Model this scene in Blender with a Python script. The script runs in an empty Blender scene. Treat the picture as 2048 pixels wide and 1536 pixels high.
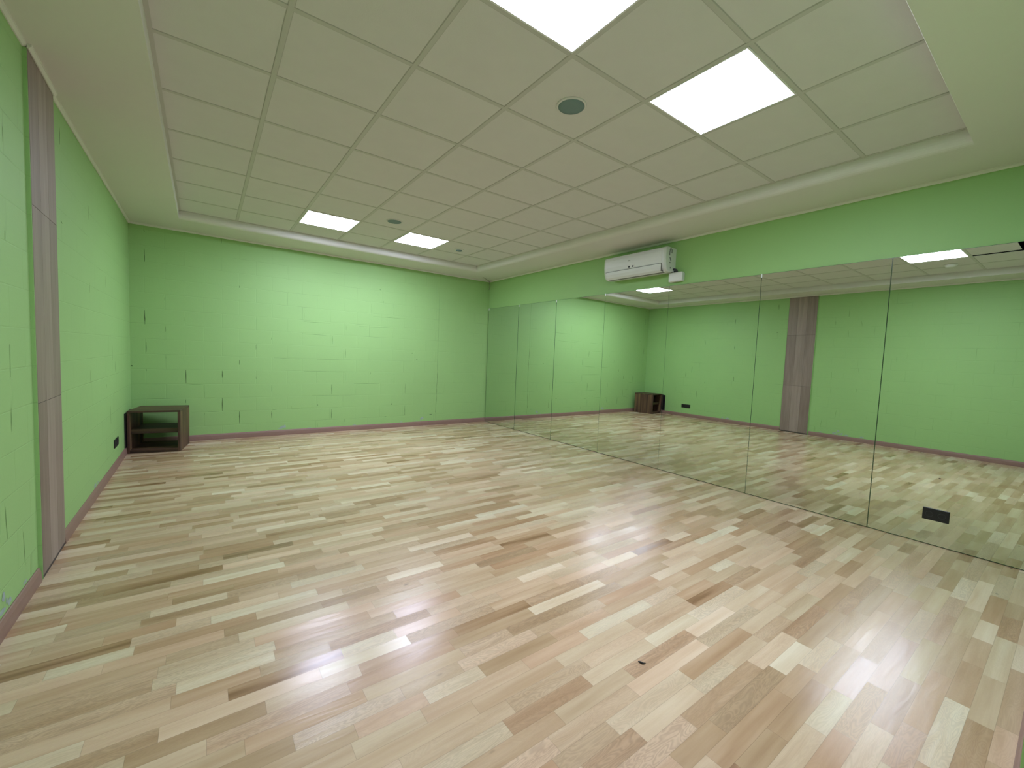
import bpy, bmesh, math, random
from mathutils import Vector, Matrix
C = bpy.context.scene.collection
random.seed(7)
PI = math.pi

# ------------------------------------------------------------------ camera, world, exposure
W_, H_ = 2048, 1536
F_PX = 839.07
yaw, pitch, roll = 0.6321, -0.0641, 0.0411
fwd = Vector((math.sin(yaw)*math.cos(pitch), math.cos(yaw)*math.cos(pitch), math.sin(pitch)))
rt0 = Vector((math.cos(yaw), -math.sin(yaw), 0))
up0 = rt0.cross(fwd)
rt = math.cos(roll)*rt0 + math.sin(roll)*up0
up = -math.sin(roll)*rt0 + math.cos(roll)*up0
cam = bpy.data.cameras.new('camera')
cam.sensor_fit = 'HORIZONTAL'; cam.sensor_width = 36.0
cam.lens = 36.0*F_PX/W_
cam.clip_start = 0.01
co = bpy.data.objects.new('camera', cam); C.objects.link(co)
co.matrix_world = Matrix(((rt.x, up.x, -fwd.x, 0.277), (rt.y, up.y, -fwd.y, -2.2754),
                          (rt.z, up.z, -fwd.z, 1.3046), (0, 0, 0, 1)))
bpy.context.scene.camera = co

world = bpy.data.worlds.new('world'); bpy.context.scene.world = world
world.use_nodes = True
world.node_tree.nodes['Background'].inputs[0].default_value = (0.0, 0.0, 0.0, 1)
vs = bpy.context.scene.view_settings
vs.view_transform = 'Standard'; vs.look = 'None'; vs.gamma = 1.0
vs.exposure = 0.0
LAMP = 44.0                       # emission of the LED diffusers
LAMP_COL = (0.90, 0.95, 1.24)

# ------------------------------------------------------------------ dimensions (metres)
HG, HS = 2.856, 2.766            # tile grid / lowered border
YF = 4.757; YN = -2.245
def xr(y): return 4.772 + 0.0033*y
def xl(y):
    return -0.4434 - 0.0102*y if y < 0.965 else -0.463 - 0.0052*(y-1.475)

# ------------------------------------------------------------------ helpers
def link(name, me, mats, parent=None):
    o = bpy.data.objects.new(name, me); C.objects.link(o)
    for m in (mats if isinstance(mats, (list, tuple)) else [mats]): me.materials.append(m)
    if parent: o.parent = parent
    return o
def obj(name, bm, mats, parent=None, smooth=False):
    me = bpy.data.meshes.new(name); bm.normal_update(); bm.to_mesh(me); bm.free()
    if smooth:
        for p in me.polygons: p.use_smooth = True
    return link(name, me, mats, parent)
def thing(name, label, cat, loc=(0, 0, 0), rotz=0, group=None):
    o = bpy.data.objects.new(name, None); C.objects.link(o)
    o.location = loc; o.rotation_euler = (0, 0, rotz); o.empty_display_size = .1
    o['label'] = label; o['category'] = cat
    if group: o['group'] = group
    return o
def tag(o, label, cat, group=None):
    o['label'] = label; o['category'] = cat
    if group: o['group'] = group
    return o
def struct(name, bm, m, parent=None, smooth=False):
    o = obj(name, bm, m, parent, smooth)
    if not parent: o['kind'] = 'structure'
    return o
def B(): return bmesh.new()
def box(bm, x0, x1, y0, y1, z0, z1, bev=0, seg=2, mi=0):
    r = bmesh.ops.create_cube(bm, size=1)
    vv = r['verts']
    for v in vv:
        v.co = Vector((x0+(v.co.x+.5)*(x1-x0), y0+(v.co.y+.5)*(y1-y0), z0+(v.co.z+.5)*(z1-z0)))
    fs = {f for v in vv for f in v.link_faces}
    for f in fs: f.material_index = mi
    if bev:
        es = {e for v in vv for e in v.link_edges}
        bmesh.ops.bevel(bm, geom=list(es), offset=bev, segments=seg, affect='EDGES', profile=.5)
    return bm
def prism(bm, pts, z0, z1, mi=0):
    a = [bm.verts.new((x, y, z0)) for x, y in pts]; b = [bm.verts.new((x, y, z1)) for x, y in pts]
    n = len(pts)
    fs = [bm.faces.new(a[::-1]), bm.faces.new(b)]
    for i in range(n): fs.append(bm.faces.new((a[i], a[(i+1) % n], b[(i+1) % n], b[i])))
    for f in fs: f.material_index = mi
def lathe(bm, prof, n=40, cx=0, cy=0, mi=0):      # prof: (r, z); axis z
    rings = []
    for r, z in prof:
        if r < 1e-6: rings.append([bm.verts.new((cx, cy, z))])
        else: rings.append([bm.verts.new((cx+r*math.cos(2*PI*k/n), cy+r*math.sin(2*PI*k/n), z)) for k in range(n)])
    for A_, B_ in zip(rings, rings[1:]):
        for k in range(n):
            k2 = (k+1) % n
            if len(A_) == 1 and len(B_) == 1: continue
            if len(A_) == 1: f = bm.faces.new((A_[0], B_[k2], B_[k]))
            elif len(B_) == 1: f = bm.faces.new((A_[k], A_[k2], B_[0]))
            else: f = bm.faces.new((A_[k], A_[k2], B_[k2], B_[k]))
            f.material_index = mi
def tube(bm, pts, r, n=8):
    pts = [Vector(p) for p in pts]; rings = []
    for i, p in enumerate(pts):
        d = (pts[min(i+1, len(pts)-1)] - pts[max(i-1, 0)]).normalized()
        a = d.orthogonal().normalized() if not rings else (ref - d*ref.dot(d)).normalized()
        ref = a; b = d.cross(a)
        rr = r[i] if isinstance(r, (list, tuple)) else r
        rings.append([bm.verts.new(p + rr*(a*math.cos(2*PI*k/n) + b*math.sin(2*PI*k/n))) for k in range(n)])
    for A_, B_ in zip(rings, rings[1:]):
        for k in range(n): bm.faces.new((A_[k], A_[(k+1) % n], B_[(k+1) % n], B_[k]))
    bm.faces.new(rings[0][::-1]); bm.faces.new(rings[-1])
def spline(ps, n=8):
    ps = [Vector(p) for p in ps]; out = []
    for i in range(len(ps)-1):
        p0 = ps[max(i-1, 0)]; p1 = ps[i]; p2 = ps[i+1]; p3 = ps[min(i+2, len(ps)-1)]
        for k in range(n):
            t = k/n
            out.append(.5*((2*p1)+(p2-p0)*t+(2*p0-5*p1+4*p2-p3)*t*t+(3*p1-p0-3*p2+p3)*t**3))
    return out + [ps[-1]]

# ------------------------------------------------------------------ materials
def mat(name, col=(.8, .8, .8), rough=.5, metal=0, spec=.5, noise=0, nscale=20, bump=0, bscale=200, emis=None, es=0):
    m = bpy.data.materials.new(name); m.use_nodes = True
    nt = m.node_tree; p = nt.nodes['Principled BSDF']
    p.inputs['Base Color'].default_value = (*col, 1); p.inputs['Roughness'].default_value = rough
    p.inputs['Metallic'].default_value = metal; p.inputs['Specular IOR Level'].default_value = spec
    if emis: p.inputs['Emission Color'].default_value = (*emis, 1); p.inputs['Emission Strength'].default_value = es
    tc = nt.nodes.new('ShaderNodeTexCoord')
    if noise:
        n = nt.nodes.new('ShaderNodeTexNoise'); n.inputs['Scale'].default_value = nscale; n.inputs['Detail'].default_value = 4
        nt.links.new(tc.outputs['Object'], n.inputs['Vector'])
        mx = nt.nodes.new('ShaderNodeMix'); mx.data_type = 'RGBA'
        mx.inputs[6].default_value = (*[c*(1-noise) for c in col], 1); mx.inputs[7].default_value = (*[min(1, c*(1+noise)) for c in col], 1)
        nt.links.new(n.outputs['Fac'], mx.inputs[0]); nt.links.new(mx.outputs[2], p.inputs['Base Color'])
    if bump:
        n = nt.nodes.new('ShaderNodeTexNoise'); n.inputs['Scale'].default_value = bscale; n.inputs['Detail'].default_value = 3
        nt.links.new(tc.outputs['Object'], n.inputs['Vector'])
        b = nt.nodes.new('ShaderNodeBump'); b.inputs['Strength'].default_value = bump; b.inputs['Distance'].default_value = .002
        nt.links.new(n.outputs['Fac'], b.inputs['Height']); nt.links.new(b.outputs[0], p.inputs['Normal'])
    return m

GREEN = (0.305, 0.52, 0.185)
def wall_paint(name, axis):
    """green paint over 40 x 20 cm blocks: faint joints showing through"""
    m = mat(name, GREEN, .55, spec=.35)
    nt = m.node_tree; N = nt.nodes; L = nt.links; p = N['Principled BSDF']
    tc = N.new('ShaderNodeTexCoord'); sp = N.new('ShaderNodeSeparateXYZ'); L.new(tc.outputs['Object'], sp.inputs[0])
    cb = N.new('ShaderNodeCombineXYZ'); L.new(sp.outputs[axis], cb.inputs[0])
    mz = N.new('ShaderNodeMath'); mz.operation = 'ADD'; mz.inputs[1].default_value = 0.0; L.new(sp.outputs[2], mz.inputs[0]); L.new(mz.outputs[0], cb.inputs[1])
    mp = N.new('ShaderNodeMapping'); mp.inputs['Location'].default_value = (.14, 0, 0); L.new(cb.outputs[0], mp.inputs[0])
    br = N.new('ShaderNodeTexBrick'); L.new(mp.outputs[0], br.inputs[0])
    br.offset = .5; br.inputs['Scale'].default_value = 1.0; br.inputs['Brick Width'].default_value = .4
    br.inputs['Row Height'].default_value = .1925; br.inputs['Mortar Size'].default_value = .004; br.inputs['Mortar Smooth'].default_value = .6
    nz = N.new('ShaderNodeTexNoise'); nz.inputs['Scale'].default_value = 2.3; nz.inputs['Detail'].default_value = 3; L.new(tc.outputs['Object'], nz.inputs[0])
    rp = N.new('ShaderNodeValToRGB'); rp.color_ramp.elements[0].position = .52; rp.color_ramp.elements[1].position = .72; L.new(nz.outputs['Fac'], rp.inputs[0])
    ml = N.new('ShaderNodeMath'); ml.operation = 'MULTIPLY'; L.new(br.outputs['Fac'], ml.inputs[0]); L.new(rp.outputs[0], ml.inputs[1])
    n2 = N.new('ShaderNodeTexNoise'); n2.inputs['Scale'].default_value = 1.4; n2.inputs['Detail'].default_value = 5; L.new(tc.outputs['Object'], n2.inputs[0])
    mx = N.new('ShaderNodeMix'); mx.data_type = 'RGBA'; L.new(n2.outputs['Fac'], mx.inputs[0])
    mx.inputs[6].default_value = (*[c*.95 for c in GREEN], 1); mx.inputs[7].default_value = (*[c*1.05 for c in GREEN], 1)
    m2 = N.new('ShaderNodeMix'); m2.data_type = 'RGBA'; L.new(mx.outputs[2], m2.inputs[6]); m2.inputs[7].default_value = (*[c*.55 for c in GREEN], 1)
    sc = N.new('ShaderNodeMath'); sc.operation = 'MULTIPLY'; sc.inputs[1].default_value = .45; L.new(ml.outputs[0], sc.inputs[0])
    L.new(sc.outputs[0], m2.inputs[0]); L.new(m2.outputs[2], p.inputs['Base Color'])
    n3 = N.new('ShaderNodeTexNoise'); n3.inputs['Scale'].default_value = 90; n3.inputs['Detail'].default_value = 4; L.new(tc.outputs['Object'], n3.inputs[0])
    ad = N.new('ShaderNodeMath'); ad.operation = 'MULTIPLY_ADD'; ad.inputs[1].default_value = -3; L.new(br.outputs['Fac'], ad.inputs[0]); L.new(n3.outputs['Fac'], ad.inputs[2])
    b = N.new('ShaderNodeBump'); b.inputs['Strength'].default_value = .35; b.inputs['Distance'].default_value = .001
    L.new(ad.outputs[0], b.inputs['Height']); L.new(b.outputs[0], p.inputs['Normal'])
    return m
M_plain = mat('green_paint_smooth', GREEN, .55, spec=.35, noise=.04, nscale=1.6, bump=.15, bscale=120)
M_far = wall_paint('green_paint_far', 0); M_side = wall_paint('green_paint_side', 1)
M_crack = mat('joint_crack', (.035, .07, .02), .9, spec=.1)
M_faint = mat('shallow_joint', (.175, .32, .10), .7, spec=.2)
M_plaster = mat('bare_plaster', (.33, .42, .36), .9, noise=.3, nscale=60)
M_ceil = mat('white_ceiling_paint', (.72, .71, .66), .75, spec=.25, noise=.02, nscale=3)
M_tile = mat('mineral_tile', (.70, .685, .67), .9, spec=.1, noise=.03, nscale=8, bump=.3, bscale=300)
M_bar = mat('grid_bar_white', (.565, .56, .52), .5, spec=.3)
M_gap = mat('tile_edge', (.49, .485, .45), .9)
M_trim = mat('white_trim', (.74, .73, .68), .5)
M_plenum = mat('dark_void', (.006, .006, .006), 1, spec=0)
M_base = mat('brown_pink_skirting', (.255, .152, .118), .45, noise=.08, nscale=14)
M_diff = mat('led_diffuser', (.9, .9, .9), .6, emis=LAMP_COL, es=LAMP)
M_frame = mat('white_lamp_frame', (.8, .8, .8), .4)
M_ac = mat('air_conditioner_plastic', (.74, .75, .74), .38)
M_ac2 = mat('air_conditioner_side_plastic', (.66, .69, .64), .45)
M_line = mat('panel_seam_grey', (.16, .16, .15), .6)
M_ink = mat('dark_grey_marking', (.09, .10, .09), .6)
M_black = mat('black_plastic', (.006, .006, .007), .45)
M_black2 = mat('black_plastic_inset', (.02, .02, .022), .55)
M_hose = mat('dark_grey_hose', (.04, .045, .055), .5)
M_grille = mat('blue_grey_speaker_mesh', (.19, .27, .27), .7, spec=.2)
M_white = mat('white_plastic', (.75, .75, .72), .4)
M_cable = mat('grey_cable', (.25, .26, .2), .6)
M_bright = mat('bright_handle_and_glint', (.93, .95, .93), .2, metal=.1)
M_edge = mat('mirror_glass_edge', (.03, .07, .045), .15)
M_mirror = mat('mirror_silver', (.76, .81, .735), .0, metal=1, spec=.5)

# wood-look cladding tiles
def clad_mat():
    m = mat('wood_look_tile', (.3, .25, .2), .5)
    nt = m.node_tree; N = nt.nodes; L = nt.links; p = N['Principled BSDF']
    at = N.new('ShaderNodeAttribute'); at.attribute_name = 'tone'
    tc = N.new('ShaderNodeTexCoord'); mp = N.new('ShaderNodeMapping'); mp.inputs['Scale'].default_value = (1, 26, 1.6)
    L.new(tc.outputs['Object'], mp.inputs[0])
    n = N.new('ShaderNodeTexNoise'); n.inputs['Scale'].default_value = 1.0; n.inputs['Detail'].default_value = 7; n.inputs['Roughness'].default_value = .6; L.new(mp.outputs[0], n.inputs[0])
    ad = N.new('ShaderNodeMath'); ad.operation = 'MULTIPLY_ADD'; ad.inputs[1].default_value = .45; L.new(at.outputs['Fac'], ad.inputs[0]); 
    ms = N.new('ShaderNodeMath'); ms.operation = 'MULTIPLY'; ms.inputs[1].default_value = .75; L.new(n.outputs['Fac'], ms.inputs[0]); L.new(ms.outputs[0], ad.inputs[2])
    r = N.new('ShaderNodeValToRGB'); r.color_ramp.elements[0].position = .25; r.color_ramp.elements[0].color = (.18, .13, .10, 1)
    r.color_ramp.elements[1].position = .95; r.color_ramp.elements[1].color = (.38, .30, .245, 1)
    L.new(ad.outputs[0], r.inputs[0]); L.new(r.outputs[0], p.inputs['Base Color'])
    return m
M_clad = clad_mat(); M_grout = mat('dark_tile_joint', (.07, .055, .045), .9)

# dark cabinet laminate: vertical brown stripes in a walnut tone
def cab_mat(name, sc, dark=1.0):
    m = mat(name, (.1, .06, .04), .5)
    nt = m.node_tree; N = nt.nodes; L = nt.links; p = N['Principled BSDF']
    tc = N.new('ShaderNodeTexCoord'); mp = N.new('ShaderNodeMapping'); mp.inputs['Scale'].default_value = sc
    L.new(tc.outputs['Object'], mp.inputs[0])
    n = N.new('ShaderNodeTexNoise'); n.inputs['Scale'].default_value = 1.0; n.inputs['Detail'].default_value = 4; L.new(mp.outputs[0], n.inputs[0])
    r = N.new('ShaderNodeValToRGB'); e = r.color_ramp.elements
    e[0].position = .36; e[0].color = (.035*dark, .018*dark, .012*dark, 1); e[1].position = .66; e[1].color = (.20*dark, .125*dark, .055*dark, 1)
    q = e.new(.5); q.color = (.11*dark, .052*dark, .033*dark, 1)
    L.new(n.outputs['Fac'], r.inputs[0]); L.new(r.outputs[0], p.inputs['Base Color'])
    return m
M_cab_v = cab_mat('walnut_laminate_upright', (13, 13, .7), .85); M_cab_h = cab_mat('walnut_laminate_flat', (.8, 13, 13), .62)

M_cab_d = cab_mat('walnut_laminate_in_shadow', (.8, 13, 13), .38)  # darker copy for the recessed shelf: its shadow is put into the colour

# parquet
def floor_mat():
    m = mat('parquet_oak', (.5, .4, .3), .3, spec=.42)
    nt = m.node_tree; N = nt.nodes; L = nt.links; p = N['Principled BSDF']
    def node(t, **k):
        n = N.new(t)
        for a, b in k.items(): setattr(n, a, b)
        return n
    def mth(op, a, b=None, c=None):
        n = node('ShaderNodeMath', operation=op)
        for i, v in enumerate((a, b, c)):
            if v is None: continue
            if isinstance(v, (int, float)): n.inputs[i].default_value = v
            else: L.new(v, n.inputs[i])
        return n.outputs[0]
    rn = node('ShaderNodeAttribute', attribute_name='rnd'); sr = node('ShaderNodeSeparateColor'); L.new(rn.outputs['Color'], sr.inputs[0])
    R1, R2, R3 = sr.outputs
    uv = node('ShaderNodeUVMap', uv_map='local'); su = node('ShaderNodeSeparateXYZ'); L.new(uv.outputs[0], su.inputs[0])
    u, v = su.outputs[0], su.outputs[1]
    ug = mth('ADD', u, mth('MULTIPLY', R2, 37)); 
    cb = node('ShaderNodeCombineXYZ'); L.new(ug, cb.inputs[0]); L.new(v, cb.inputs[1]); L.new(mth('MULTIPLY', R3, 11), cb.inputs[2])
    # fine straight fibres
    mp = node('ShaderNodeMapping'); mp.inputs['Scale'].default_value = (5, 190, 1); L.new(cb.outputs[0], mp.inputs[0])
    nf = node('ShaderNodeTexNoise'); nf.inputs['Scale'].default_value = 1; nf.inputs['Detail'].default_value = 3; L.new(mp.outputs[0], nf.inputs[0])
    # growth-ring figure
    mp2 = node('ShaderNodeMapping'); mp2.inputs['Scale'].default_value = (4.2, 23, 1); L.new(cb.outputs[0], mp2.inputs[0])
    nr = node('ShaderNodeTexNoise'); nr.inputs['Scale'].default_value = 1; nr.inputs['Detail'].default_value = 2.0; nr.inputs['Distortion'].default_value = .8; L.new(mp2.outputs[0], nr.inputs[0])
    rings = mth('SINE', mth('MULTIPLY', nr.outputs['Fac'], 95))
    rings = mth('MULTIPLY_ADD', rings, .5, .5)
    # broad tone drift inside one strip
    mp3 = node('ShaderNodeMapping'); mp3.inputs['Scale'].default_value = (2.0, 22, 1); L.new(cb.outputs[0], mp3.inputs[0])
    nb = node('ShaderNodeTexNoise'); nb.inputs['Scale'].default_value = 1; nb.inputs['Detail'].default_value = 2; L.new(mp3.outputs[0], nb.inputs[0])
    ramp = node('ShaderNodeValToRGB'); e = ramp.color_ramp.elements
    e[0].position = 0; e[0].color = (.23, .135, .07, 1); e[1].position = 1; e[1].color = (.70, .61, .48, 1)
    for pos, c in ((.10, (.34, .215, .125)), (.28, (.43, .295, .185)), (.52, (.53, .395, .275)), (.75, (.60, .475, .345))):
        q = e.new(pos); q.color = (*c, 1)
    drift = mth('MULTIPLY_ADD', mth('SUBTRACT', nb.outputs['Fac'], .5), .62, mth('MULTIPLY_ADD', R1, .88, .05))
    L.new(drift, ramp.inputs[0])
    hs = node('ShaderNodeMix', data_type='RGBA', blend_type='MULTIPLY'); hs.inputs[0].default_value = 1
    pink = node('ShaderNodeMix', data_type='RGBA'); pink.inputs[6].default_value = (1.03, .965, .87, 1); pink.inputs[7].default_value = (.96, .99, .88, 1); L.new(R3, pink.inputs[0])
    L.new(ramp.outputs[0], hs.inputs[6]); L.new(pink.outputs[2], hs.inputs[7])
    figure = mth('MULTIPLY', mth('SUBTRACT', 1.0, rings), mth('MULTIPLY_ADD', mth('POWER', R2, 2.0), .20, .015))
    shade = mth('SUBTRACT', 1.04, mth('ADD', figure, mth('MULTIPLY', nf.outputs['Fac'], .11)))
    # seams
    uv2 = node('ShaderNodeUVMap', uv_map='edge'); s2 = node('ShaderNodeSeparateXYZ'); L.new(uv2.outputs[0], s2.inputs[0])
    du = mth('MINIMUM', u, mth('SUBTRACT', s2.outputs[0], u)); dv = mth('MINIMUM', v, mth('SUBTRACT', s2.outputs[1], v))
    d = mth('MINIMUM', du, dv)
    seam = node('ShaderNodeMapRange'); seam.inputs['From Min'].default_value = .0; seam.inputs['From Max'].default_value = .0011
    seam.inputs['To Min'].default_value = .62; seam.inputs['To Max'].default_value = 1; L.new(d, seam.inputs[0])
    tot = mth('MULTIPLY', shade, seam.outputs[0])
    # knots
    vo = node('ShaderNodeTexVoronoi'); mp4 = node('ShaderNodeMapping'); mp4.inputs['Scale'].default_value = (2.1, 5, 1); L.new(cb.outputs[0], mp4.inputs[0]); L.new(mp4.outputs[0], vo.inputs[0]); vo.inputs['Scale'].default_value = 1
    kn = node('ShaderNodeMapRange'); kn.inputs['From Min'].default_value = .012; kn.inputs['From Max'].default_value = .045; kn.inputs['To Min'].default_value = .45; kn.inputs['To Max'].default_value = 1; L.new(vo.outputs['Distance'], kn.inputs[0])
    tot = mth('MULTIPLY', tot, kn.outputs[0])
    cc = node('ShaderNodeCombineColor'); [L.new(tot, cc.inputs[i]) for i in range(3)]
    fin = node('ShaderNodeMix', data_type='RGBA', blend_type='MULTIPLY'); fin.inputs[0].default_value = 1
    L.new(hs.outputs[2], fin.inputs[6]); L.new(cc.outputs[0], fin.inputs[7]); L.new(fin.outputs[2], p.inputs['Base Color'])
    L.new(mth('MULTIPLY_ADD', R2, .09, .215), p.inputs['Roughness'])
    # every strip lies at its own slight angle; lacquer waviness
    geo = node('ShaderNodeNewGeometry'); vs_ = node('ShaderNodeVectorMath', operation='SUBTRACT'); L.new(rn.outputs['Vector'], vs_.inputs[0]); vs_.inputs[1].default_value = (.5, .5, .5)
    sc = node('ShaderNodeVectorMath', operation='MULTIPLY'); L.new(vs_.outputs[0], sc.inputs[0]); sc.inputs[1].default_value = (.018, .042, 0)
    ad = node('ShaderNodeVectorMath', operation='ADD'); L.new(geo.outputs['Normal'], ad.inputs[0]); L.new(sc.outputs[0], ad.inputs[1])
    nn = node('ShaderNodeVectorMath', operation='NORMALIZE'); L.new(ad.outputs[0], nn.inputs[0])
    bp = node('ShaderNodeBump'); bp.inputs['Strength'].default_value = .45; bp.inputs['Distance'].default_value = .0016
    L.new(mth('ADD', nr.outputs['Fac'], mth('MULTIPLY', nf.outputs['Fac'], .12)), bp.inputs['Height']); L.new(nn.outputs[0], bp.inputs['Normal'])
    L.new(bp.outputs[0], p.inputs['Normal'])
    return m
M_floor = floor_mat()

# ------------------------------------------------------------------ floor
def build_floor():
    w = .0693; verts = []; faces = []; loc = []; edg = []; col = []
    y = -2.45; rng = random.Random(11)
    while y < 4.80:
        x = -.52 - rng.random()*.4; y1 = min(y+w, 4.82)
        while x < 4.82:
            l = rng.choice((.25, .30, .35, .40, .42, .45, .50)) * rng.uniform(.93, 1.07)
            a = max(x, -.52); b = min(x+l, 4.82)
            if b > a+.001:
                i = len(verts); verts += [(a, y, 0), (b, y, 0), (b, y1, 0), (a, y1, 0)]; faces.append((i, i+1, i+2, i+3))
                t = rng.random()
                r1 = .02+.18*rng.random() if t < .07 else (.18+.22*rng.random() if t < .36 else (.42+.24*rng.random() if t < .78 else .70+.26*rng.random()))
                c = (r1, rng.random(), rng.random(), 1)
                loc += [(a-x, 0), (b-x, 0), (b-x, y1-y), (a-x, y1-y)]; edg += [(l, w)]*4; col += [c]*4
            x += l
        y += w
    me = bpy.data.meshes.new('floor'); me.from_pydata(verts, [], faces)
    for nm, data in (('local', loc), ('edge', edg)):
        lay = me.uv_layers.new(name=nm)
        lay.data.foreach_set('uv', [c for t in data for c in t])
    ca = me.color_attributes.new('rnd', 'FLOAT_COLOR', 'CORNER'); ca.data.foreach_set('color', [c for t in col for c in t])
    o = link('floor', me, M_floor); o['kind'] = 'structure'
build_floor()

# ------------------------------------------------------------------ walls (with the open block joints)
FV = [(-0.336,2.697,-0.331,2.666),(-0.335,2.464,-0.332,2.304),(-0.338,1.701,-0.338,1.527),(-0.141,1.891,-0.142,1.839),(-0.14,1.519,-0.136,1.447),(0.059,1.656,0.06,1.578),(0.457,2.745,0.458,2.679),(0.659,2.139,0.661,2.108),(1.055,1.448,1.057,1.409),(-0.329,1.305,-0.329,1.177),(-0.138,1.142,-0.137,1.088),(-0.331,0.964,-0.331,0.935),(0.065,0.956,0.066,0.781),(0.258,0.755,0.261,0.582),(0.461,0.951,0.461,0.853),(0.659,1.107,0.659,1.038),(0.861,1.332,0.861,1.257),(0.862,0.876,0.864,0.838),(1.058,0.745,1.06,0.656),(0.46,0.577,0.46,0.394),(0.66,0.375,0.661,0.203),(1.059,0.368,1.062,0.257),(0.062,0.562,0.061,0.516),(0.26,0.377,0.26,0.341),(1.888,1.519,1.889,1.39),(2.095,1.699,2.096,1.619),(2.293,1.512,2.298,1.354),(2.089,1.325,2.091,1.181),(2.092,0.949,2.094,0.81),(1.889,0.755,1.893,0.593),(1.891,0.362,1.89,0.212),(2.904,0.878,2.904,0.756),(3.104,0.762,3.106,0.59),(3.107,0.382,3.111,0.209),(1.684,0.149,1.685,0.081),(1.689,0.45,1.689,0.419),(2.498,0.954,2.499,0.921),(2.087,0.195,2.088,0.143),(1.316,0.432,1.316,0.397),(3.109,0.241,3.11,0.203),(1.484,1.843,1.484,1.75),(2.492,2.082,2.496,1.903),(2.693,2.153,2.694,2.116)]
STRONG = {1, 2, 12, 14, 19, 20, 21, 24, 27, 29, 30, 31}
FAINT = {5, 10, 31, 40, 41, 42, 25, 26}
FH = [(0.066,0.771,0.254,0.762),(0.261,0.575,0.377,0.579),(0.297,0.389,0.427,0.387),(-0.332,0.59,-0.102,0.58),(1.476,1.709,1.866,1.716),(1.457,1.527,1.799,1.522),(1.086,1.150,1.427,1.144),(1.668,1.144,1.99,1.145),(1.483,0.960,2.088,0.953),(1.607,0.586,1.998,0.578),(1.069,0.383,1.129,0.387),(1.316,0.399,1.631,0.397),(1.906,0.38,1.977,0.381),(2.232,0.765,2.649,0.764),(2.297,1.702,2.898,1.712),(2.524,1.881,3.081,1.888)]
SEAM = [(3.715,2.745),(3.715,2.2),(3.717,1.846),(3.713,1.5),(3.713,1.259),(3.719,1.0),(3.719,0.827),(3.711,0.7),(3.713,0.55),(3.703,0.3),(3.704,0.216),(3.714,0.094)]
LV = [(0.65,1.27,0.645,1.118),(0.52,0.545,0.535,0.392),(0.74,0.35,0.759,0.174),(2.474,2.361,2.481,2.252),(1.645,2.052,1.678,2.042),(3.168,1.899,3.153,1.793),(3.452,1.253,3.461,1.108),(3.609,1.1,3.609,0.99),(3.105,0.898,3.103,0.863),(3.294,0.669,3.299,0.489),(2.46,1.76,2.453,1.678),(0.46,2.42,0.456,2.311),(0.443,2.052,0.441,1.929),(0.655,2.238,0.65,2.169),(0.26,2.22,0.248,2.127),(0.639,1.779,0.636,1.737),(-0.207,1.588,-0.211,1.486),(0.238,1.363,0.236,1.282),(0.248,0.983,0.247,0.902),(0.638,0.978,0.634,0.865),(0.845,0.191,0.837,0.09),(1.677,2.637,1.669,2.53),(2.424,1.064,2.417,0.965)]
rc = random.Random(5)
def sliver(bm, P, a, b, w, mi, n=5, horiz=False):
    """thin irregular open joint from a to b (wall coordinates), tapering to its ends"""
    L_, R_ = [], []
    d = Vector((b[0]-a[0], b[1]-a[1])).normalized(); nrm = Vector((-d.y, d.x))
    for k in range(n+1):
        t = k/n; s = (w*.5)*(.35+.65*math.sin(PI*min(max(t, .06), .94)))*rc.uniform(.75, 1.2)
        q = Vector((a[0]+(b[0]-a[0])*t, a[1]+(b[1]-a[1])*t)) + nrm*rc.uniform(-.0007, .0007)
        L_.append(bm.verts.new(P(*(q+nrm*s)))); R_.append(bm.verts.new(P(*(q-nrm*s))))
    for k in range(n):
        f = bm.faces.new((L_[k], L_[k+1], R_[k+1], R_[k])); f.material_index = mi
def blob(bm, P, c, rx, rz, mi, n=14):
    vsx = [bm.verts.new(P(c[0]+rx*rc.uniform(.6, 1.15)*math.cos(2*PI*k/n), c[1]+rz*rc.uniform(.6, 1.15)*math.sin(2*PI*k/n))) for k in range(n)]
    f = bm.faces.new(vsx); f.material_index = mi

def wallP(bm, quads): pass
bm = B()                                             # far wall
box(bm, -.60, 4.95, YF, YF+.12, -.02, 3.1)
PF = lambda x, z: (x, YF-.0006, z)
for i, (x0, z0, x1, z1) in enumerate(FV):
    wd = .0062 if i in STRONG else .0036
    sliver(bm, PF, (x0, z0), (x1, z1), wd, 3 if i in FAINT else 1)
for x0, z0, x1, z1 in FH: sliver(bm, PF, (x0, z0), (x1, z1), .0045, 3, 8)
sliver(bm, PF, (2.748, .195), (2.782, .194), .007, 1); sliver(bm, PF, (3.582, .195), (3.632, .196), .008, 1)
for a, b in zip(SEAM, SEAM[1:]):
    sliver(bm, PF, a, b, .005, 3 if a[1] > 1.55 or a[1] < .3 else 1, 3)
for x, z, r in ((3.31, 1.19, .011), (2.90, .93, .009), (2.87, .41, .012), (2.63, 2.33, .008), (-.47, 1.0, .012), (3.22, 1.30, .010)):
    blob(bm, PF, (x, z), r, r*.7, 1, 8)
for x, z, rx_, rz_ in ((1.20, .118, .034, .026), (1.235, .125, .012, .032), (1.17, .10, .03, .010), (3.44, .135, .030, .026), (3.41, .115, .012, .02), (3.33, .088, .02, .006), (1.57, .083, .03, .006), (2.25, .085, .03, .007), (3.05, .088, .025, .006)):
    blob(bm, PF, (x, z), rx_, rz_, 2)
struct('wall_far', bm, [M_far, M_crack, M_plaster, M_faint])

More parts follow.
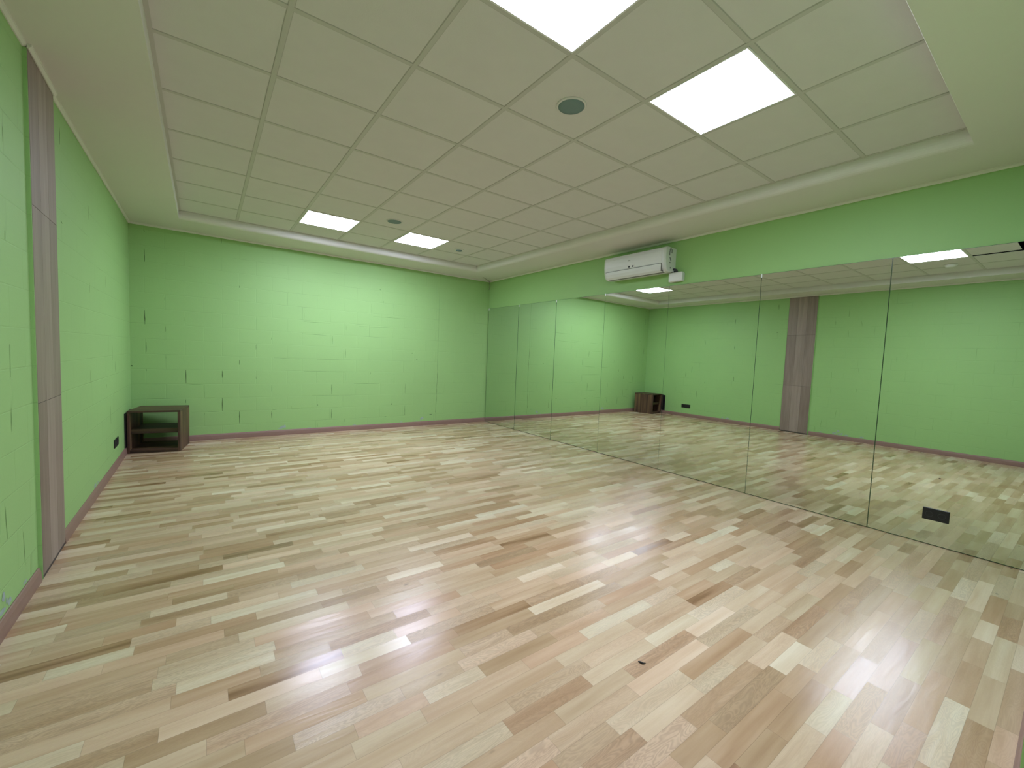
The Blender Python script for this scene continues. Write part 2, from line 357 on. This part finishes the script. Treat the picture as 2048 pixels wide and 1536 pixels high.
bm = B()                                             # left wall with a shallow pilaster
NX = lambda y: xl(y)
LSEG = (('wall_left_1', [(-.60, YN-.2), (-.60, .965), (xl(.9649), .965), (xl(YN), YN-.2)], YN, .9649),
        ('wall_left_2', [(-.60, .965), (-.60, 1.475), (-.4530, 1.475), (-.4530, .965)], 9, 9),
        ('wall_left_3', [(-.60, 1.475), (-.60, 4.9), (xl(4.9), 4.9), (xl(1.475), 1.475)], 1.476, 4.9))
PL = lambda y, z: (xl(y)+.0006, y, z)
PATCH = ((.465, .155, .02, .024), (.40, .115, .017, .020), (.44, .10, .06, .012), (.50, .12, .012, .02), (.33, .098, .04, .01), (.53, .105, .03, .02), (2.5, .10, .05, .016), (2.62, .095, .03, .012), (.10, .10, .04, .012), (.74, .095, .03, .008))
for nm, poly, ya, yb in LSEG:
    bm = B(); prism(bm, poly[::-1], -.02, 3.1)
    for y0, z0, y1, z1 in LV:
        if ya < y0 < yb: sliver(bm, PL, (y0, z0), (y1, z1), .0065 if y0 > 1.5 else .005, 1 if y0 > 1.5 else 3)
    for y, z, ry, rz_ in PATCH:
        if ya < y < yb: blob(bm, PL, (y, z), ry, rz_, 2)
    struct(nm, bm, [M_side, M_crack, M_plaster, M_faint])

bm = B()                                             # mirror wall
prism(bm, [(xr(-2.5), -2.5), (4.95, -2.5), (4.95, 4.9), (xr(4.9), 4.9)], -.02, 3.1)
struct('wall_right', bm, [M_plain])

bm = B()                                             # near wall with a doorway the picture is taken from
D0, D1, DT = -.15, 2.30, 2.12
box(bm, -.60, D0, YN-.2, YN, -.02, 3.1); box(bm, D1, 4.95, YN-.2, YN, -.02, 3.1); box(bm, D0, D1, YN-.2, YN, DT, 3.1)
struct('wall_near', bm, [M_far])
M_door = mat('pale_door', (.55, .52, .47), .5); DM = (D0+D1)/2
for k, (a, b, hx) in enumerate(((D0+.004, DM-.002, DM-.09), (DM+.002, D1-.004, DM+.09))):
    bm = B(); box(bm, a, b, YN-.199, YN-.155, .004, DT-.004)
    dr = struct('door_%d' % (k+1), bm, M_door)  # unseen closed leaves behind the camera, put in to keep the light inside
    bm = B(); lathe(bm, [(0, 0), (.024, 0), (.024, .008), (.009, .012), (.009, .045), (.026, .05), (.026, .07), (0, .075)], 20)
    h = obj('door_handle', bm, M_bright, dr, True); h.rotation_euler = (-PI/2, 0, 0); h.location = (hx, YN-.155, 1.02)

# ------------------------------------------------------------------ baseboards: sloped pinkish-brown strips
def skirting(name, p0, p1, nrm, hgt=.078, th=.016):
    """p0, p1: wall line; nrm: direction into the room"""
    bm = B(); prof = [(0, 0), (th, 0), (th, .018), (th*.8, hgt*.7), (th*.45, hgt-.004), (th*.2, hgt), (0, hgt)]
    a = [bm.verts.new((p0[0]+nrm[0]*d, p0[1]+nrm[1]*d, z)) for d, z in prof]
    b = [bm.verts.new((p1[0]+nrm[0]*d, p1[1]+nrm[1]*d, z)) for d, z in prof]
    for k in range(len(prof)-1): bm.faces.new((a[k], b[k], b[k+1], a[k+1]))
    bm.faces.new(a[::-1]); bm.faces.new(b)
    bmesh.ops.recalc_face_normals(bm, faces=bm.faces)
    return struct(name, bm, M_base)
skirting('baseboard_far', (xl(4.75), YF), (xr(4.75)-.002, YF), (0, -1))
skirting('baseboard_left_1', (xl(YN), YN), (xl(.88), .945), (1, 0))
skirting('baseboard_left_2', (xl(1.475), 1.475), (xl(4.7), 4.742), (1, 0))
skirting('baseboard_near', (D1+.01, YN), (xr(YN), YN), (0, 1))

# ------------------------------------------------------------------ pilaster cladding
def cladding():
    bm = B(); tone = bm.faces.layers.float.new('tone_f')
    cw = (1.472-.968)/3; zs = [.020, .957, 1.985, HS-.021]; r3 = random.Random(3)
    tones = [[.1, .75, .35], [.3, .6, .15], [.2, .7, .4]]
    fx = lambda y: -.4425-.012*(y-.965)/.51
    prism(bm, [(-.4527, .971), (-.4527, 1.471), (fx(1.471)+.0045, 1.471), (fx(.971)+.0045, .971)], .002, HS-.020, 1)
    for i in range(3):
        for j in range(3):
            y0 = .966+i*cw+.0008; y1 = y0+cw-.0016
            nf = len(bm.faces)
            prism(bm, [(-.4526, y0), (fx(y0)+.006, y0), (fx(y1)+.006, y1), (-.4526, y1)][::-1], zs[j]+.0015, zs[j+1]-.0015, 0)
            bm.faces.ensure_lookup_table()
            for f in bm.faces[nf:]: f[tone] = tones[j][i]
    vals = [f[tone] for f in bm.faces]; cnt = [len(f.verts) for f in bm.faces]
    bmesh.ops.recalc_face_normals(bm, faces=bm.faces)
    o = obj('tile_cladding', bm, [M_clad, M_grout])
    ca = o.data.color_attributes.new('tone', 'FLOAT_COLOR', 'CORNER')
    k = 0
    for pl, v in zip(o.data.polygons, vals):
        for li in pl.loop_indices: ca.data[li].color = (v, v, v, 1)
    tag(o, 'grey-brown wood-look tile strip running floor to ceiling on the left green wall', 'wall cladding')
cladding()

# ------------------------------------------------------------------ ceiling: lowered border, recess lip, tiles, grid
IX0 = lambda y: .0542-.0056*y
IX1 = lambda y: 4.1454-.0095*y
IY0, IY1 = -1.738, 4.127
def ring(o, z):
    pts = []
    for y, sx in ((IY0, 0), (IY0, 1), (IY1, 1), (IY1, 0)):
        yy = y - o*.12 if y == IY0 else y + o
        x = (IX0(yy) - o*.04) if sx == 0 else (IX1(yy) + o)
        pts.append((x, yy, z))
    return pts
bm = B()
outer = [(xl(YN), YN, HS), (xr(YN), YN, HS), (xr(YF), YF, HS), (xl(YF), YF, HS)]
outer = [(outer[0][0]-.06, YN-.001, HS), (outer[1][0]+.02, YN-.001, HS), (outer[2][0]+.02, YF+.001, HS), (outer[3][0]-.03, YF+.001, HS)]
loops = [ring(0, HG+.06), ring(0, HG-.030), ring(.002, HG-.046), ring(.007, HG-.060), ring(.015, HG-.072), ring(.026, HG-.081), ring(.040, HG-.087), ring(.056, HS), outer]
vsl = [[bm.verts.new(p) for p in lp] for lp in loops]
for A_, B_ in zip(vsl, vsl[1:]):
    for k in range(4): bm.faces.new((A_[k], A_[(k+1) % 4], B_[(k+1) % 4], B_[k]))
bmesh.ops.recalc_face_normals(bm, faces=bm.faces)
ceil = struct('ceiling', bm, M_ceil)
bm = B(); box(bm, -.6, 4.95, -2.5, 4.9, 3.1, 3.15)
box(bm, -.2, 4.4, -1.95, 4.4, 3.05, 3.099)
obj('ceiling_slab', bm, M_plenum, ceil)  # coloured black to stand for the darkness seen through the tile gap

XS = [None, .6, 1.2, 1.8, 2.4, 3.0, 3.6, None]
YS = [IY0, -1.2, -.6, 0, .6, 1.2, 1.8, 2.4, 3.0, 3.6, IY1]
LAMPS = {(2, 1), (4, 1), (2, 8), (4, 8)}
bm = B(); ZT = HG+.003
def tileq(x0, x1, x2, x3, y0, y1, th=.015):                 # x0,x1 at y0; x3,x2 at y1
    a = [bm.verts.new(p) for p in ((x0, y0, ZT), (x1, y0, ZT), (x2, y1, ZT), (x3, y1, ZT))]
    t = [bm.verts.new((v.co.x, v.co.y, ZT+th)) for v in a]
    bm.faces.new(a[::-1]); bm.faces.new(t)
    for k in range(4): bm.faces.new((a[k], a[(k+1) % 4], t[(k+1) % 4], t[k]))
for i in range(7):
    for j in range(10):
        if (i, j) in LAMPS: continue
        y0, y1 = YS[j], YS[j+1]
        xa0 = IX0(y0)-.01 if XS[i] is None else XS[i]; xa1 = IX0(y1)-.01 if XS[i] is None else XS[i]
        xb0 = IX1(y0)+.01 if XS[i+1] is None else XS[i+1]; xb1 = IX1(y1)+.01 if XS[i+1] is None else XS[i+1]
        if (i, j) == (2, 0): tileq(1.236, 1.8, 1.8, 1.226, -1.63, y1, .004); continue      # pushed askew: open gap beside and behind it
        if (i, j) == (1, 0): tileq(.6, 1.150, 1.150, .6, y0, y1, .004); continue
        tileq(xa0, xb0, xb1, xa1, y0, y1)
obj('tile_field', bm, M_tile, ceil)
bm = B(); hb = .012
for x in XS[1:-1]: box(bm, x-hb, x+hb, IY0 if x != 1.2 else -1.21, IY1, HG, HG+.004)
for y in YS[1:-1]:
    box(bm, IX0(y), IX1(y), y-hb, y+hb, HG+.0003, HG+.0043)
# perimeter angle
box(bm, IX0(4)-.001, IX1(4), IY1-.020, IY1, HG-.0004, HG+.003)
for f0, sgn in ((IX0, 1), (IX1, -1)):
    prism(bm, [(f0(IY0), IY0), (f0(IY0)+sgn*.02, IY0), (f0(IY1)+sgn*.02, IY1), (f0(IY1), IY1)], HG-.0004, HG+.003)
box(bm, IX0(-1.7), 1.165, IY0, IY0+.018, HG-.0004, HG+.003); box(bm, 1.8, IX1(-1.7), IY0, IY0+.018, HG-.0004, HG+.003)
bmesh.ops.recalc_face_normals(bm, faces=bm.faces)
obj('grid_bars', bm, M_bar, ceil)
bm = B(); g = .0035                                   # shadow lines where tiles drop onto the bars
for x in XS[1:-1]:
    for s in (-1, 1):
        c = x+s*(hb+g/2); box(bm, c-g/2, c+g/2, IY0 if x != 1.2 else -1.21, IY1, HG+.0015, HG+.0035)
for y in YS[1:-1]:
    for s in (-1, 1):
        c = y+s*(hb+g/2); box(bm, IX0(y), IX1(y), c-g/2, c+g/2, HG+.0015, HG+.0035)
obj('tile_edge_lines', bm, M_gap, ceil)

def ctrim(name, p0, p1, nrm):
    bm = B(); prof = [(0, -.021), (.006, -.021), (.017, -.010), (.018, 0), (0, 0)]
    a = [bm.verts.new((p0[0]+nrm[0]*d, p0[1]+nrm[1]*d, HS+z)) for d, z in prof]
    b = [bm.verts.new((p1[0]+nrm[0]*d, p1[1]+nrm[1]*d, HS+z)) for d, z in prof]
    for k in range(len(prof)): bm.faces.new((a[k], b[k], b[(k+1) % 5], a[(k+1) % 5]))
    bm.faces.new(a[::-1]); bm.faces.new(b); bmesh.ops.recalc_face_normals(bm, faces=bm.faces)
    return struct(name, bm, M_trim)
ctrim('trim_1', (xl(YF), YF), (xr(YF), YF), (0, -1))
ctrim('trim_2', (xr(YN), YN), (xr(YF), YF), (-1, 0))
ctrim('trim_3', (xl(YN), YN), (xl(.96), .965), (1, 0))
ctrim('trim_4', (-.4365, .960), (-.4485, 1.478), (1, 0))
bm = B(); box(bm, -.4560, -.4375, .9605, .9655, .002, HS-.021)
struct('trim_7', bm, M_side)
ctrim('trim_5', (xl(1.475), 1.475), (xl(YF), YF), (1, 0))

bm = B(); box(bm, xr(4.75)-.0085, xr(4.75)-.0005, 4.7445, YF-.0165, .002, 2.2294)  # dark strip painted in place of the shade in the mirror corner
struct('corner_shade_strip', bm, mat('dark_green_corner_shade', (.045, .09, .035), .6))

# ------------------------------------------------------------------ LED panels
def led(i, j, label):
    x0, y0 = XS[i], YS[j]
    t = thing('led_panel', label, 'ceiling light', (x0+.3, y0+.3, HG-.001), 0, 'square ceiling lights')
    bm = B(); s = .288; w = .010
    for a in ((-s, s, -s, -s+w), (-s, s, s-w, s), (-s, -s+w, -s+w, s-w), (s-w, s, -s+w, s-w)):
        box(bm, a[0], a[1], a[2], a[3], -.002, .012)
    obj('frame', bm, M_frame, t)
    bm = B(); a = s-w
    bm.faces.new([bm.verts.new(p) for p in ((-a, -a, 0), (-a, a, 0), (a, a, 0), (a, -a, 0))])
    box(bm, -s, s, -s, s, .0125, .014)
    obj('diffuser', bm, M_diff, t)
led(2, 8, 'square lit ceiling panel near the far wall, nearest the left wall')
led(4, 8, 'square lit ceiling panel near the far wall, between the round speaker and the small detector')
led(2, 1, 'square lit ceiling panel cut by the top edge of the photo')
led(4, 1, 'large square lit ceiling panel right of the near round speaker, fully in view')

def speaker(x, y, label):
    t = thing('ceiling_speaker', label, 'speaker', (x, y, HG-.0005), 0, 'round ceiling speakers')
    bm = B(); lathe(bm, [(.081, -.004), (.084, -.005), (.091, -.0035), (.093, .0), (.093, .003)], 48)
    obj('rim', bm, M_tile, t, True)
    bm = B(); lathe(bm, [(0, -.0052), (.05, -.005), (.0812, -.0038), (.0815, .001)], 48)
    obj('grille', bm, M_grille, t, True)
speaker(2.10, -.285, 'dark round speaker grille in the ceiling tile beside the large near light panel')
speaker(2.10, 2.715, 'small-looking dark round speaker between the two far ceiling lights')
t = thing('smoke_detector', 'small round detector in the ceiling right of the far light panels', 'detector', (3.32, 3.34, HG))
bm = B(); lathe(bm, [(.072, 0), (.070, -.004), (.056, -.008), (.046, -.009)], 36); obj('base', bm, M_white, t, True)
bm = B(); lathe(bm, [(.046, -.008), (.044, -.018), (.030, -.022), (0, -.023)], 36); obj('sensor_head', bm, M_grille, t, True)
t = thing('smoke_detector', 'pale round dome detector seen only in the mirror, under the reflected near light', 'detector', (.76, -.95, HG))
bm = B(); lathe(bm, [(.072, 0), (.072, -.008), (.064, -.014)], 36); obj('base', bm, M_white, t, True)
bm = B(); lathe(bm, [(.064, -.013), (.052, -.028), (.028, -.036), (0, -.038)], 36); obj('sensor_head', bm, M_white, t, True)

# ------------------------------------------------------------------ mirrors on the right wall
JY = [4.740, 3.752, 2.7546, 1.7438, .747, -.2905, -1.2818, -2.228]
TILT = [.000, .000, .002, .009, .006, .000, -.006]
ML = ['narrow-looking mirror panel in the far right corner against the far wall',
      'mirror panel second from the far corner, reflecting plain green wall',
      'mirror panel third from the far corner, below the left end of the air conditioner',
      'mirror panel reflecting the dark cabinet, with a lit ceiling panel at its top',
      'mirror panel reflecting the black socket plate of the left wall',
      'mirror panel reflecting the wood-look tile strip',
      'nearest mirror panel, with a black socket plate set in its lower part']
ZM = 2.2294
for k in range(7):
    y1, y0 = JY[k], JY[k+1]; g_ = .0012; ins = (.0034, .0034, .0034, .0032, .0022, .0014, .0014)[k]; wdt = y1-y0-2*g_; yc = (y0+y1)/2
    t = thing('wall_mirror', ML[k], 'mirror', (xr(yc)-.009, yc, .004), math.atan(-.0033)+TILT[k], 'wall mirror panels')
    bm = B(); box(bm, -.0005, .004, -wdt/2, wdt/2, 0, ZM-.004)
    obj('glass_body', bm, M_edge, t)
    bm = B(); vv = [bm.verts.new(p) for p in ((-.0012, -wdt/2+ins, .003), (-.0012, wdt/2-ins, .003), (-.0012, wdt/2-ins, ZM-.0060), (-.0012, -wdt/2+ins, ZM-.0060))]
    bm.faces.new(vv[::-1]); 
    obj('reflective_face', bm, M_mirror, t)
for k, lab in ((0, 'tiny painted glint at the mirror top in the far corner'), (1, 'tiny painted glint on the first mirror joint from the far corner'),
               (2, 'tiny painted glint on the second mirror joint from the far corner'), (3, 'tiny bright clip on the mirror joint below the air conditioner\'s left end'),
               (5, 'tiny painted glint on the mirror joint left of the reflected tile strip')):
    y = JY[k] if k else JY[0]-.012
    bm = B(); box(bm, xr(y)-.016, xr(y)-.001, y-.0042, y+.0042, ZM-.034, ZM+.004, .0015, 1)  # bright slips standing in for lamp glints on the bevelled mirror edges
    tag(obj('mirror_glint', bm, M_bright), lab, 'glint', 'mirror glints')

# ------------------------------------------------------------------ sockets
def socket(label, loc, rotz, w, hgt, n):
    t = thing('socket_plate', label, 'socket', loc, rotz)
    bm = B(); box(bm, -w/2, w/2, -.009, 0, -hgt/2, hgt/2, .003, 3); obj('plate', bm, M_black, t)
    for i in range(n):
        cx = (i-(n-1)/2)*w/n*.93
        bm = B(); lathe(bm, [(.0, -.002), (.017, -.002), (.0185, .010), (.021, .0102), (.0215, .009)], 28)
        for s in (-1, 1): lathe(bm, [(0, .0015), (.0026, .0015), (.0026, -.002)], 10, s*.0095, 0)
        o = obj('outlet', bm, M_black2, t, True); o.rotation_euler = (PI/2, 0, 0); o.location = (cx, -.0004, 0)
    return t
socket('black double socket plate mounted low on the nearest mirror panel', (xr(-1.68)-.0105, -1.678, .238), -PI/2, .146, .090, 2)
socket('black triple socket plate low on the left wall beside the cabinet', (xl(3.55)+.0005, 3.55, .262), PI/2, .232, .084, 3)

# ------------------------------------------------------------------ air conditioner
def aircon():
    Y0, Y1 = .690, 1.620; D = .205; zb, zt = 2.372, 2.660
    t = thing('air_conditioner', 'white split air conditioner on the green wall above the mirrors', 'air conditioner', (xr(1.15), 0, 0))
    def prof(k=1.0):       # (depth from wall, z)
        P = [(0, zb+.012), (-.10, zb-.002), (-.150, zb+.004), (-.178, zb+.030), (-.196, zb+.085), (-D, zb+.150), (-D, zt-.060), (-.201, zt-.028), (-.188, zt-.008), (-.160, zt), (0, zt)]
        return P
    def body(bm, ya, yb, P, inset=0):
        a = [bm.verts.new((x, ya, z)) for x, z in P]; b = [bm.verts.new((x, yb, z)) for x, z in P]
        n = len(P)
        for k in range(n): bm.faces.new((a[k], b[k], b[(k+1) % n], a[(k+1) % n]))
        bm.faces.new(a[::-1]); bm.faces.new(b)
    bm = B(); body(bm, Y0+.028, Y1-.028, prof()); bmesh.ops.recalc_face_normals(bm, faces=bm.faces); obj('housing', bm, M_ac, t)
    cx, cz = -.09, (zb+zt)/2
    for ya, yb in ((Y0, Y0+.027), (Y1-.027, Y1)):
        bm = B()
        P = prof(); n = len(P)
        def lp(y, s): return [bm.verts.new(((x if x == 0 else cx+(x-cx)*s), y, cz+(z-cz)*s)) for x, z in P]
        out = ya if ya == Y0 else yb; inn = yb if ya == Y0 else ya; d = 1 if inn > out else -1
        rings = [lp(inn, 1.0), lp(out+d*.012, 1.0), lp(out+d*.005, .985), lp(out+d*.001, .955), lp(out, .92)]
        for A_, B_ in zip(rings, rings[1:]):
            for k in range(n): bm.faces.new((A_[k], A_[(k+1) % n], B_[(k+1) % n], B_[k]))
        bm.faces.new(rings[-1]); bm.faces.new(rings[0])
        bmesh.ops.recalc_face_normals(bm, faces=bm.faces)
        ec = obj('end_cap', bm, M_ac2, t)
        if ya == Y0:        # embossed strokes and vents on the side that faces the room's near end
            yy = Y0-.0012
            def st(pts, r):
                bm = B(); tube(bm, [(p[0], yy, p[1]) for p in pts], r, 6); obj('side_marking', bm, M_ink, ec)
            st(spline([(-.130, 2.560), (-.131, 2.600), (-.127, 2.632), (-.108, 2.638), (-.094, 2.628), (-.091, 2.590)], 5), .0042)
            st([(-.126, 2.540), (-.112, 2.515), (-.098, 2.500)], .0042); st([(-.132, 2.478), (-.104, 2.480)], .0046); st([(-.108, 2.428), (-.106, 2.412)], .004)
    # front cover
    bm = B(); body(bm, Y0+.052, Y1-.030, [(-.190, 2.470), (-.2015, 2.475), (-.2095, 2.52), (-.2105, 2.56), (-.2095, 2.606), (-.205, 2.618), (-.190, 2.618)])
    bmesh.ops.recalc_face_normals(bm, faces=bm.faces); obj('front_cover', bm, M_ac, t)
    # louver
    bm = B(); body(bm, Y0+.060, Y1-.045, [(-.120, 2.372), (-.158, 2.374), (-.186, 2.394), (-.199, 2.430), (-.2045, 2.4645), (-.198, 2.4645), (-.18, 2.41)])
    bmesh.ops.recalc_face_normals(bm, faces=bm.faces); obj('louver', bm, M_ac, t)
    bm = B(); box(bm, -.2046, -.198, Y0+.052, Y1-.030, 2.4655, 2.4690); box(bm, -.150, -.120, Y0+.06, Y1-.045, 2.3695, 2.3735)
    box(bm, -.2035, -.150, Y0+.0555, Y0+.0585, 2.378, 2.466)
    obj('seam', bm, M_line, t)
    # labels beside the display: two black windows in a pale sticker, small grey emblem above
    def onface(y, z, w, hh, m, nm, x=-.2112):
        bm = B(); box(bm, x, x+.004, y-w/2, y+w/2, z-hh/2, z+hh/2); return obj(nm, bm, m, t)
    onface(1.176, 2.492, .115, .040, M_white, 'display_label', -.2085)
    onface(1.207, 2.492, .024, .021, M_black, 'display_window', -.2090); onface(1.148, 2.492, .023, .019, M_black, 'display_window', -.2090)
    bm = B()
    for dy in (-.008, .008):
        lathe(bm, [(0, .0), (.0075, .0), (.0075, .0015)], 16, dy, 0)
    o = obj('emblem', bm, mat('emblem_grey', (.30, .31, .29), .4), t); o.rotation_euler = (0, -PI/2, 0)
    o.rotation_euler = (PI/2, 0, -PI/2); o.location = (-.2108, 1.208, 2.568)
    # hose from the underside to the drain pump
    bm = B(); tube(bm, spline([(-.035, .72, 2.40), (-.04, .690, 2.412), (-.04, .660, 2.405), (-.04, .645, 2.392), (-.04, .640, 2.3745)], 6), .0125, 12)
    tube(bm, spline([(-.02, .73, 2.385), (-.02, .70, 2.392), (-.02, .676, 2.386), (-.022, .670, 2.3745)], 6), .009, 10)
    obj('hose', bm, M_hose, t, True)
aircon()
t = thing('drain_pump', 'small white box below the right end of the air conditioner', 'drain pump', (xr(.65), .650, 2.318))
bm = B(); box(bm, -.058, 0, -.088, .088, -.054, .054, .012, 4); obj('casing', bm, M_white, t, True)
bm = B(); box(bm, -.050, -.004, -.0895, -.0865, -.03, .04); obj('side_cover', bm, M_ac2, t)

# ------------------------------------------------------------------ cabinet in the far left corner
def cabinet():
    wd, dp, hg, th = .492, .505, .502, .022
    ang = math.radians(-8.6)
    t = thing('open_shelf_cabinet', 'dark walnut open shelf cabinet standing in the far left corner', 'cabinet', (.026, 4.130, 0), ang)
    # local: x from -wd to 0, y from 0 (front) to dp
    bm = B(); box(bm, -wd, 0, 0, dp, hg-th, hg, .0012, 1); obj('top_panel', bm, M_cab_h, t)
    bm = B(); box(bm, -wd+th, -th, .001, dp, .022, .022+th, .001, 1); obj('bottom_panel', bm, M_cab_h, t)
    bm = B(); box(bm, -wd, -wd+th, 0, dp, 0, hg-th, .001, 1); obj('side_panel', bm, M_cab_v, t)
    bm = B(); box(bm, -th*1.15, 0, 0, dp, 0, hg-th, .001, 1); obj('side_panel', bm, M_cab_v, t)
    bm = B(); box(bm, -wd+th, -th, .045, dp-.02, .226, .278, .001, 1); obj('shelf', bm, M_cab_d, t)
    bm = B(); box(bm, -wd+th, -th, .004, .020, 0, .022); obj('plinth', bm, M_cab_h, t)
cabinet()
bm = B(); box(bm, xl(4.2)+.001, xl(4.2)+.009, 4.14, 4.60, .079, .478, .001, 1)
tag(obj('black_board', bm, M_black), 'thin black board standing between the cabinet and the left wall', 'board')

# ------------------------------------------------------------------ loose cable, debris
bm = B(); tube(bm, spline([(4.47, 4.49, HS-.003), (4.54, 4.53, HS-.012), (4.66, 4.62, HS-.016), (4.752, 4.715, HS-.024), (4.768, 4.725, HS-.06), (4.772, 4.722, HS-.12), (4.762, 4.742, HS-.17)], 6), .0045, 8)
tag(obj('loose_cable', bm, M_cable, None, True), 'thin grey cable hanging at the far right ceiling corner', 'cable')
bm = B(); tube(bm, spline([(1.795, -1.217, .004), (1.799, -1.227, .0045), (1.803, -1.237, .0045), (1.815, -1.243, .004)], 5), [.0008, .002, .003, .0036, .004, .004, .004, .004, .0038, .0034, .003, .0026, .0022, .0018, .0012, .0008], 8)
tag(obj('debris', bm, M_black, None, True), 'tiny dark curved scrap lying on the parquet near the camera', 'debris')
